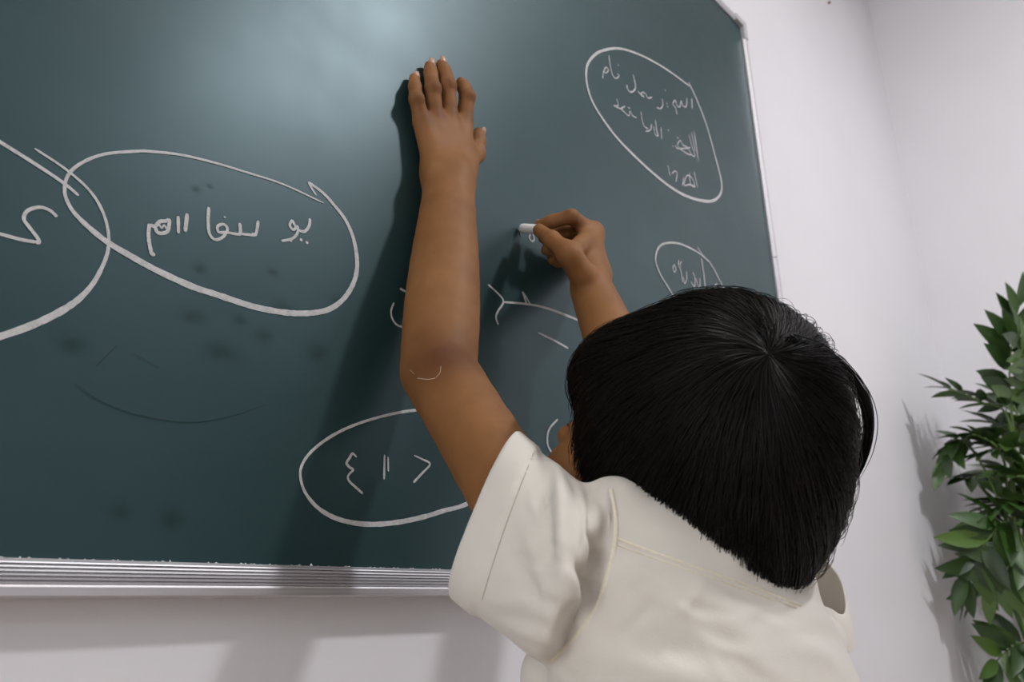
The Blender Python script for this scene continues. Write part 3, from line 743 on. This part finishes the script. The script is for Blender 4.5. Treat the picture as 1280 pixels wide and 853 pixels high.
def vnorm(V, F):
    n = np.cross(V[F[:, 2]] - V[F[:, 0]], V[F[:, 3]] - V[F[:, 1]]); N = np.zeros_like(V)
    for k in range(4): np.add.at(N, F[:, k], n)
    return N / (np.linalg.norm(N, axis=1, keepdims=True) + 1e-12)
def drop(bvh, px, py):
    r = ray(px, py); h = bvh.ray_cast(Vector(CAM), Vector(r).normalized())
    return (np.array(h[0]), np.array(h[1])) if h[0] is not None else None
def trace(bvh, pts, per=6):
    c = catmull([(a, b, 0) for a, b in pts], per); o = [drop(bvh, p[0], p[1]) for p in c]
    return [q for q in o if q is not None]
def seg_dist(V, L):
    best = np.full(len(V), 9.0); tt = np.zeros(len(V)); n = len(L) - 1
    for i in range(n):
        a, b = L[i], L[i + 1]; ba = b - a; t = np.clip(((V - a) @ ba) / (ba @ ba + 1e-12), 0, 1)
        d = np.linalg.norm(V - a - t[:, None] * ba, axis=1); m = d < best
        best[m] = d[m]; tt[m] = (i + t[m]) / n
    return best, tt
bvh = BVHTree.FromPolygons([tuple(v) for v in SV.tolist()], SF.tolist())
FOLDS = [  # traced crease, height (m, + ridge, - groove), half width (m)
    ([(688, 566), (703, 620), (708, 680), (716, 740), (730, 786)], .0060, .0070),
    ([(716, 590), (720, 640), (722, 700), (736, 752)], -.0065, .0055),
    ([(736, 590), (740, 625), (742, 680), (740, 745)], -.0060, .0050),
    ([(756, 604), (757, 640), (757, 690)], .0035, .0050),
    ([(676, 556), (686, 590), (684, 640), (690, 690)], -.0040, .0045),
    ([(668, 590), (676, 640), (690, 700)], -.0018, .0060),
    ([(655, 650), (672, 700), (700, 752)], .0022, .0070),
    ([(640, 700), (668, 740), (705, 776)], -.0018, .0055),
    ([(612, 752), (650, 752), (690, 742)], .0016, .0045),
    ([(622, 770), (660, 776), (704, 790)], -.0018, .0040),
    ([(640, 786), (680, 800), (700, 806)], .0016, .0040),
    ([(720, 808), (780, 826), (850, 846), (900, 853)], .0022, .0080),
    ([(745, 790), (820, 808), (900, 822)], -.0014, .0090),
    ([(800, 712), (870, 752), (930, 770), (985, 784)], .0018, .0080),
    ([(880, 740), (930, 790), (950, 850)], .0020, .0110),
    ([(960, 770), (1000, 790), (1050, 796)], -.0018, .0070),
    ([(985, 800), (1020, 812), (1050, 840)], .0020, .0080),
    ([(780, 700), (800, 716), (790, 732)], .0012, .0040),
    ([(700, 830), (710, 845), (730, 860)], -.0015, .0050),
]
_r = random.Random(11)
for _ in range(16):   # fine creases of the back panel, drawn tight between armhole and collar
    x0, y0 = _r.uniform(780, 1000), _r.uniform(735, 850); ln = _r.uniform(35, 95); an = math.radians(_r.choice([18, 25, 35, 60, -40]) + _r.uniform(-8, 8))
    c_, s_ = math.cos(an), math.sin(an); bow = _r.uniform(-8, 8)
    FOLDS.append(([(x0, y0), (x0 + c_ * ln / 2 - s_ * bow, y0 + s_ * ln / 2 + c_ * bow), (x0 + c_ * ln, y0 + s_ * ln)], _r.choice([1, 1, -1]) * _r.uniform(.0008, .0019), _r.uniform(.0030, .0050)))
for _ in range(16):   # creases of the sleeve, running from the shoulder towards the hem
    x0, y0 = _r.uniform(625, 690), _r.uniform(610, 745); ln = _r.uniform(25, 70); an = math.radians(_r.choice([62, 70, 20, -15, 80]) + _r.uniform(-10, 10))
    c_, s_ = math.cos(an), math.sin(an); bow = _r.uniform(-6, 6)
    FOLDS.append(([(x0, y0), (x0 + c_ * ln / 2 - s_ * bow, y0 + s_ * ln / 2 + c_ * bow), (x0 + c_ * ln, y0 + s_ * ln)], _r.choice([1, 1, -1]) * _r.uniform(.0008, .0018), _r.uniform(.0028, .0045)))
SN = vnorm(SV, SF); disp = np.zeros(len(SV))
for pts, amp, wd in FOLDS:
    L = trace(bvh, pts, 4)
    if len(L) < 2: continue
    L = np.array([q[0] for q in L])
    d, t = seg_dist(SV, L)
    disp += amp * np.exp(-(d / wd) ** 2) * (np.sin(np.clip(t * .9 + .05, 0, 1) * math.pi) ** .5)
# loose cloth : low wide undulation
ph = SV @ np.array([[31., 17, 9], [-14, 37, 21], [9, -22, 33]]).T
disp += .0010 * np.sin(ph[:, 0] * 1.3) * np.sin(ph[:, 1] * 1.1 + 1) + .0008 * np.sin(ph[:, 2] * 1.9 + ph[:, 0] * .6)
# the cut edge of the cuff stays straight
disp *= np.clip(-((SV - CC) @ NC) / .02, .15, 1)
SV = SV + SN * disp[:, None]
shirt = mesh_np('shirt', SV, SF, SHIRT); reparent(shirt, person)
sm = shirt.modifiers.new('soften', 'SMOOTH'); sm.factor = .5; sm.iterations = 1
shirt['label'] = 'cream cotton shirt with short turned-up sleeves'
bvh = BVHTree.FromPolygons([tuple(v) for v in SV.tolist()], SF.tolist())
def seam(name, pts, wpx, lift=.0005, mat=SEAM, tree=None, parent=None):
    L = trace(tree or bvh, pts, 8)
    # keep only one unbroken run on the surface
    run = [L[0]]
    for q in L[1:]:
        if np.linalg.norm(q[0] - run[-1][0]) < .02: run.append(q)
    P = np.array([q[0] for q in run]); N = np.array([q[1] for q in run])
    for _ in range(3):
        P[1:-1] = (P[:-2] + 2 * P[1:-1] + P[2:]) / 4; N[1:-1] = (N[:-2] + 2 * N[1:-1] + N[2:]) / 4
    N /= np.linalg.norm(N, axis=1, keepdims=True)
    T = np.gradient(P, axis=0); T /= np.linalg.norm(T, axis=1, keepdims=True) + 1e-9
    S = np.cross(T, N); V = []; F = []
    w_ = wpx * .52 / FPX / 2 * 1.0
    for i in range(len(P)):
        V += [P[i] + S[i] * w_ - N[i] * .0004, P[i] + S[i] * w_ * .7 + N[i] * lift, P[i] - S[i] * w_ * .7 + N[i] * lift, P[i] - S[i] * w_ - N[i] * .0004]
    for i in range(len(P) - 1):
        for k in range(3): F.append((4 * i + k, 4 * i + k + 1, 4 * i + k + 5, 4 * i + k + 4))
    o = mesh_np(name, V, np.array(F), mat); o.parent = parent or shirt
    return o
bt = BVHTree.FromPolygons([tuple(v) for v in BV.tolist()], BF.tolist())
DRY = simple('dry_scratch', (.42, .33, .27), .8, spec=.2)
seam('dry_scratch', [(522, 473), (534, 474.5), (544, 473)], 1.8, .0001, DRY, bt, body)
seam('dry_scratch', [(545, 472), (550, 466), (551, 458)], 1.2, .0001, DRY, bt, body)
seam('dry_scratch', [(512, 462), (518, 468)], 1.0, .0001, DRY, bt, body)
seam('armhole_seam', [(764, 612), (769, 640), (770, 672), (760, 716), (740, 768), (714, 802), (690, 826)], 7, .0006)
seam('yoke_seam', [(772, 674), (830, 696), (900, 720), (960, 741), (1000, 757)], 4.5, .0009)
seam('yoke_seam', [(773, 682), (830, 703), (900, 727), (960, 748), (995, 760)], 2.2, .0009)
seam('hem_stitch', [(668, 564), (650, 610), (630, 664), (613, 716), (603, 750)], 2.0, .0003, simple('hem_thread_shade', (.42, .37, .31), .9, spec=.1))  # stitch line coloured dark to paint in the shade of the hem crease
# standing collar band, open in front
loop = [dep(*v) for v in [(800, 632, .562), (870, 680, .548), (940, 720, .553), (985, 742, .568), (1030, 759, .592), (1055, 768, .612), (1056, 742, .638), (1040, 708, .66), (985, 662, .70), (900, 642, .70), (825, 630, .64)]]
lc = catmull(loop + loop[:1], 8); V = []; F = []; na = len(lc) - 1; mid = np.mean(loop, axis=0)
for k in range(na + 1):
    n_ = (lc[k] - mid) * [1, 1, 0]; n_ = n_ / np.linalg.norm(n_)
    for (dr, hgt) in ((.0, -.026), (-.002, -.012), (-.0015, -.001), (-.0002, .0002), (.0012, -.001), (.0025, -.012), (.004, -.026)):
        V.append(lc[k] + n_ * dr + np.array([0, 0, hgt * (1 + .7 * np.clip((np.linalg.norm(lc[k] - CAM) - .70) / .03, 0, 1))]))
for k in range(na):
    for j in range(6): F.append((k * 7 + j, k * 7 + j + 1, (k + 1) * 7 + j + 1, (k + 1) * 7 + j))
o = mesh_np('collar', V, np.array(F), SHIRT); o.parent = shirt

# ------------------------------------------------------------------ trousers and shoes
TRO = simple('dark_trousers', (.05, .055, .07), .85, bmp=.2, scale=200); SHOE = simple('black_shoe', (.02, .02, .02), .35); SOLE = simple('white_sole', (.6, .58, .55), .6)
tp = [cap(HIP + np.array([-.05, 0, .0]), HIP + np.array([.05, 0, 0]), .093, .093, .03), cap(HIP + np.array([-.045, 0, .05]), HIP + np.array([.045, 0, .05]), .082, .082, .03)]
for s, an in FEET.items():
    sx = -.062 * s; kn = np.array([.535 + sx * 1.05, -.31, .30])
    tp += [cap(HIP + np.array([sx, 0, -.03]), kn, .078, .060, .02), cap(kn, an + np.array([0, 0, .01]), .060, .055, .02)]
V, F = surface(lambda P: np.maximum(np.maximum(eval_prims(tp, P), .055 - P[..., 2]), -np.maximum(np.minimum(pd(cap(FEET[1], FEET[1] + np.array([0, 0, .1]), .046), P), pd(cap(FEET[-1], FEET[-1] + np.array([0, 0, .1]), .046), P)), P[..., 2] - .09)), (.3, -.52, .04), (.8, -.2, .72), .005)
o = mesh_np('trousers', V, F, TRO); reparent(o, person)
for s, an in FEET.items():
    sp = [cap(an + np.array([0, -.015, -.005]), an + np.array([0, .03, -.022]), .036, .036, .02), cap(an + np.array([0, .0, -.03]), an + np.array([0, .115, -.036]), .036, .031, .02), cap(an + np.array([0, -.01, .015]), an + np.array([0, -.01, -.01]), .036, .036, .02)]
    V, F = surface(lambda P: np.maximum(eval_prims(sp, P), .014 - P[..., 2]), an + np.array([-.08, -.1, -.07]), an + np.array([.08, .2, .08]), .003)
    so = mesh_np('shoe', V, F, SHOE); reparent(so, person)
    V, F = surface(lambda P: smax(eval_prims([cap(an * [1, 1, 0] + np.array([0, -.012, .01]), an * [1, 1, 0] + np.array([0, .118, .01]), .039, .034)], P), np.maximum(P[..., 2] - .016, .0005 - P[..., 2]), .003), an * [1, 1, 0] + np.array([-.08, -.1, -.02]), an * [1, 1, 0] + np.array([.08, .2, .06]), .003)
    o = mesh_np('sole', V, F, SOLE); o.parent = so

# ------------------------------------------------------------------ hair
HX = HC - Fh * .030 - Lh * .011 + Uh * .016
hair_p = [ell(HX, (.095, .084, .097), MH, .02), ell(hd(-.062, -.003, -.030), (.057, .066, .078), MH, .03),
          ell(hd(.024, 0, .046), (.054, .070, .050), MH, .02)]
for s in (1, -1): hair_p += [ell(hd(-.006, s * .054 - .003, -.012), (.048, .027, .060), MH, .02)]
def hair_sdf(P):
    return eval_prims(hair_p, P)
def limit(D):
    """lowest elevation (radians, head frame) that hair reaches in a given direction"""
    f, l, u = D @ Fh, D @ Lh, D @ Uh
    azm = np.arctan2(np.abs(l), f)                # 0 at the face, pi at the back
    return np.interp(azm, [0, .55, .8, 1.1, 1.5, 2.0, 2.6, 3.15], [.18, .12, -.25, -.62, -.70, -.90, -1.12, -1.2])
def elev(D): return np.arcsin(np.clip(D @ Uh, -1, 1))
def hair_radius(D):
    t = np.full(len(D), .20)
    for _ in range(26): t = t - .9 * hair_sdf(HX + D * t[:, None])
    return t
def cap_field(P):
    q = P - HX; r = np.linalg.norm(q, axis=-1) + 1e-9; D = q / r[..., None]
    cut = (limit(D) + .10 - elev(D)) * r
    return smax(hair_sdf(P) + .003, cut * .6, .006)
V, F = surface(cap_field, HX - .18, HX + .16, .004)
hair = mesh_np('hair', V, F, SCALP); reparent(hair, person)
hair['label'] = 'thick straight black hair with a crown whorl'
# strands run from the crown whorl over the head and down
WH = unit(dep(960, 444, .535) - HX)                            # direction of the whorl
h1 = unit(np.cross(WH, Fh)); h2 = np.cross(WH, h1)
NS, KP = 11000, 14
def make_strands(n, lift0, lift1, len0, len1, rad0):
    phi = rng.uniform(0, 2 * math.pi, n); th0 = np.arccos(1 - rng.random(n) ** 1.0 * 1.72) * 1.0
    th0 = np.where(rng.random(n) < .25, rng.uniform(.0, .35, n), th0)
    ln = rng.uniform(len0, len1, n)
    sw = rng.normal(.35, .10, n)
    cl = ((phi / (2 * math.pi) * 30).astype(int) * 8 + (th0 * 4).astype(int)) % 240; jit = rng.normal(0, 1, (240, 3))   # locks share a direction
    t = np.linspace(0, 1, KP)
    th = th0[:, None] + ln[:, None] * t
    ph = phi[:, None] + sw[:, None] * np.log1p(th * 2.5) + .14 * jit[cl, 0][:, None] * t + rng.normal(0, .05, n)[:, None] * t * t
    D = np.cos(th)[..., None] * WH + np.sin(th)[..., None] * (np.cos(ph)[..., None] * h1 + np.sin(ph)[..., None] * h2)
    # keep to the hairline : freeze where the strand would leave it
    lim = limit(D.reshape(-1, 3)).reshape(n, KP) + rng.normal(0, .05, n)[:, None] + .05 * jit[cl, 2][:, None]
    below = elev(D.reshape(-1, 3)).reshape(n, KP) < lim
    first = np.where(below.any(1), below.argmax(1), KP)
    ok = first > 3
    D, th, first = D[ok], th[ok], first[ok]; n = len(D)
    # resample each strand over its kept part
    u = np.linspace(0, 1, KP)[None] * (first - 1)[:, None]; i0 = np.floor(u).astype(int); i1 = np.minimum(i0 + 1, KP - 1); fr = (u - i0)[..., None]
    r_ = np.arange(n)[:, None]
    D = D[r_, i0] * (1 - fr) + D[r_, i1] * fr; D /= np.linalg.norm(D, axis=2, keepdims=True)
    R = hair_radius(D.reshape(-1, 3)).reshape(n, KP)
    lf = rng.uniform(lift0, lift1, n)[:, None] * (.35 + .65 * np.sin(np.linspace(.15, 2.6, KP)))[None]
    R = R + lf + .0012 * jit[rng.integers(0, 240, n), 1][:, None] * t[None] ** 2
    P = HX + D * R[..., None]
    rad = rad0 * np.interp(t, [0, .15, .8, 1], [.6, 1, .9, .25])[None] * rng.uniform(.7, 1.2, n)[:, None]
    return P, rad
P1, r1 = make_strands(NS, -.003, .004, .7, 1.7, .00042)
P2, r2_ = make_strands(1100, .002, .0075, .7, 1.5, .00026)
V1, F1 = tube_arrays(P1, r1); V2, F2 = tube_arrays(P2, r2_)
o = mesh_np('hair_strands', np.vstack([V1, V2]), np.vstack([F1, F2 + len(V1)]), HAIR); o.parent = hair; o['kind'] = 'stuff'
# one thick lock springs away from the right side and leaves a gap
lock = catmull([dep(985, 425, .545), dep(1020, 436, .555), dep(1054, 460, .575), dep(1078, 492, .585), dep(1087, 528, .595), dep(1081, 566, .60), dep(1064, 600, .60)], 5)
k = len(lock); ps = np.repeat(lock[None], 90, 0) + rng.normal(0, .0017, (90, 1, 3)) + np.linspace(0, 1, k)[None, :, None] * rng.normal(0, .0016, (90, 1, 3))
V, F = tube_arrays(ps, np.full((90, k), .00042) * np.interp(np.linspace(0, 1, k), [0, .8, 1], [1, .9, .3])[None])
o = mesh_np('hair_lock', V, F, HAIR); o.parent = hair; o['kind'] = 'stuff'

# ------------------------------------------------------------------ potted plant in the corner
def mat_leaf():
    m, nt, b = nodes_of('leaf')
    oi = nt.nodes.new('ShaderNodeObjectInfo')
    n = noise(nt, 40, 3)
    ad = nt.nodes.new('ShaderNodeMath'); ad.operation = 'MULTIPLY_ADD'; ad.inputs[1].default_value = .6; lk(nt, oi, 'Random', ad, 0)
    sc_ = nt.nodes.new('ShaderNodeMath'); sc_.operation = 'MULTIPLY'; sc_.inputs[1].default_value = .4; lk(nt, n, 0, sc_, 0); nt.links.new(sc_.outputs[0], ad.inputs[2])
    r = ramp(nt, ad.outputs[0], [(.1, (.010, .030, .006)), (.55, (.032, .080, .012)), (.95, (.11, .20, .036))])
    lk(nt, r, 0, b, 'Base Color'); b.inputs['Roughness'].default_value = .42
    b.inputs['Transmission Weight'].default_value = 0.0
    return m
LEAF = mat_leaf(); STEM = simple('green_stem', (.12, .20, .05), .5); POT = simple('dark_pot', (.045, .04, .038), .4, bmp=.1); SOIL = simple('potting_soil', (.05, .035, .025), .95, scale=120, bmp=.6)
PX, PY = 2.20, -.23
plant = tag(empty('potted_plant', (PX, PY, 0)), 'tall leafy green plant in the room corner', 'plant')
reparent(lathe('pot', [(.001, 0), (.115, 0), (.125, .01), (.160, .30), (.170, .31), (.170, .345), (.158, .345), (.150, .30), (.001, .30)], (PX, PY, 0), POT), plant)
reparent(lathe('soil', [(.150, .302), (.10, .318), (.04, .322), (.001, .324)], (PX, PY, 0), SOIL), plant)
# one leaflet mesh, lance-shaped with a folded midrib, along +x, upper side +z
lp = [(0, 0), (.07, .06), (.2, .14), (.40, .175), (.62, .15), (.82, .085), (1, 0)]
V = []; F = []
for x, y in lp: V += [(x, y, .035 * math.sin(x * 3) + y * .25), (x, 0, .035 * math.sin(x * 3)), (x, -y, .035 * math.sin(x * 3) + y * .25)]
for i in range(len(lp) - 1):
    a = 3 * i; F += [(a, a + 1, a + 4, a + 3), (a + 1, a + 2, a + 5, a + 4)]
leaf_me = None
def leaflet(parent, base, dirn, up, length):
    global leaf_me
    if leaf_me is None:
        o = mesh_np('leaflet', V, np.array(F), LEAF); leaf_me = o.data
    else:
        o = bpy.data.objects.new('leaflet', leaf_me); col.objects.link(o)
    d = unit(dirn); u = unit(up - d * (up @ d)); s = np.cross(u, d)
    mm = Matrix.Identity(4)
    for i in range(3):
        mm[i][0] = d[i] * length; mm[i][1] = s[i] * length; mm[i][2] = u[i] * length; mm[i][3] = base[i]
    o.parent = parent; o.matrix_local = mm
    return o
nleaf = 0; rng = np.random.default_rng(5); random.seed(5)
def frond(pts, nl, llen, start=.25, up=None):
    """rachis through the points, paired leaflets along it"""
    global nleaf
    C = catmull(pts, 7); k = len(C)
    C[:, 1] = np.minimum(C[:, 1], WY - .045); C[:, 0] = np.minimum(C[:, 0], XR - .035)
    Vt, Ft = tube_arrays(C[None], np.interp(np.linspace(0, 1, k), [0, 1], [.0045, .0014])[None], 6)
    st = mesh_np('stem', Vt, Ft, STEM); reparent(st, plant)
    T = np.gradient(C, axis=0); T /= np.linalg.norm(T, axis=1, keepdims=True)
    for j in range(nl):
        t = start + (1 - start) * (j // 2 * 2 / max(1, nl - 1)); i = min(k - 1, int(t * (k - 1)))
        tg = T[i]; upv = np.array([0, -.35, 1.0]) if up is None else np.asarray(up, float)
        sd = unit(np.cross(tg, upv)); un = unit(np.cross(sd, tg))
        sgn = 1 if j % 2 else -1
        L = llen * (1.05 - .45 * abs(t - .55)) * random.uniform(.85, 1.12)
        d = sd * sgn * .85 + tg * (.55 + .5 * (t > .93)) + un * random.uniform(-.15, .2) + np.array([0, 0, -.12])
        d = unit(d + rng.normal(0, .08, 3))
        b_ = C[i]
        tip = b_ + d * L
        for _ in range(4):
            over = b_[1] + d[1] * L - (WY - .036)
            if over > 0: d[1] -= (over + .004) / L; d = unit(d)
        if b_[0] + d[0] * L > XR - .022: d[0] -= (b_[0] + d[0] * L - XR + .03) / L; d = unit(d)
        leaflet(st, b_, d, un + rng.normal(0, .15, 3), L); nleaf += 1
    if True:
        te = T[-1] * [1, 1, 1]; te[1] = min(te[1], (WY - .04 - C[-1][1]) / llen)
        leaflet(st, C[-1], unit(te), np.array([0, -.4, 1.0]), llen * .8); nleaf += 1
base = lambda dx, dy: np.array([PX + dx, PY + dy, .32])
q = lambda px, py, D: dep(px, py, D)
frond([base(-.01, .0), q(1282, 700, 1.95), q(1267, 545, 1.93), q(1262, 462, 1.93), q(1272, 385, 1.95)], 18, .115, .62, up=(-.5, -.9, .1))
frond([base(-.03, .02), q(1275, 690, 1.92), q(1262, 530, 1.92), q(1225, 502, 1.92), q(1182, 484, 1.94)], 16, .088, .62)
frond([base(-.02, .03), q(1270, 720, 1.90), q(1256, 580, 1.90), q(1222, 545, 1.90), q(1200, 552, 1.92)], 14, .095, .60)
frond([base(-.04, .0), q(1278, 780, 1.84), q(1262, 660, 1.80), q(1234, 676, 1.78), q(1200, 726, 1.80)], 18, .110, .55, up=(-.6, -.7, .5))
frond([base(-.03, -.03), q(1290, 800, 1.80), q(1284, 700, 1.76), q(1262, 706, 1.76), q(1232, 736, 1.78)], 14, .105, .58, up=(-.6, -.7, .5))
frond([base(-.05, .02), q(1292, 850, 1.86), q(1282, 806, 1.84), q(1262, 812, 1.84), q(1240, 832, 1.84)], 14, .095, .52, up=(-.6, -.7, .5))
frond([base(.0, .02), q(1290, 760, 2.0), q(1278, 610, 2.0), q(1244, 590, 2.0), q(1210, 598, 1.98)], 14, .10, .58)
frond([base(.0, -.02), q(1296, 740, 1.95), q(1290, 560, 1.95), q(1286, 470, 1.93), q(1268, 424, 1.9)], 14, .105, .60, up=(-.5, -.9, .1))
frond([base(-.01, -.03), q(1292, 790, 1.86), q(1284, 650, 1.84), q(1262, 630, 1.83), q(1222, 648, 1.84)], 16, .105, .52)
frond([base(.0, .0), q(1292, 760, 1.92), q(1290, 610, 1.90), q(1266, 560, 1.90), q(1236, 566, 1.90)], 14, .10, .55)
frond([base(.02, .0), q(1300, 780, 2.02), q(1296, 640, 2.02), q(1272, 640, 2.02), q(1232, 670, 2.0)], 14, .10, .50)
frond([base(.02, .02), q(1300, 800, 2.05), q(1290, 590, 2.05), q(1262, 540, 2.05), q(1238, 528, 2.05)], 14, .10, .50)
frond([base(.02, -.02), q(1302, 760, 1.88), q(1300, 640, 1.86), q(1290, 600, 1.84), q(1262, 596, 1.82)], 12, .10, .50)
for i in range(5):
    a = 2 * math.pi * (i - 1.6) / 8 ; hgt = .75 + .5 * ((i * 37) % 11) / 11; out = .20 + .05 * ((i * 5) % 3)
    b0 = base(.05 * math.cos(a), .05 * math.sin(a)); ox = out * math.cos(a); oy = out * .9 * math.sin(a)
    oy = min(oy, .12); ox = min(ox, .12)
    frond([b0, b0 + np.array([ox * .15, oy * .15, hgt * .45]), b0 + np.array([ox * .45, oy * .45, hgt * .85]), b0 + np.array([ox * .8, oy * .8, hgt * .98]), b0 + np.array([ox * 1.15, oy * 1.15, hgt * .93])], 14, .10, .45)
print('leaflets', nleaf)
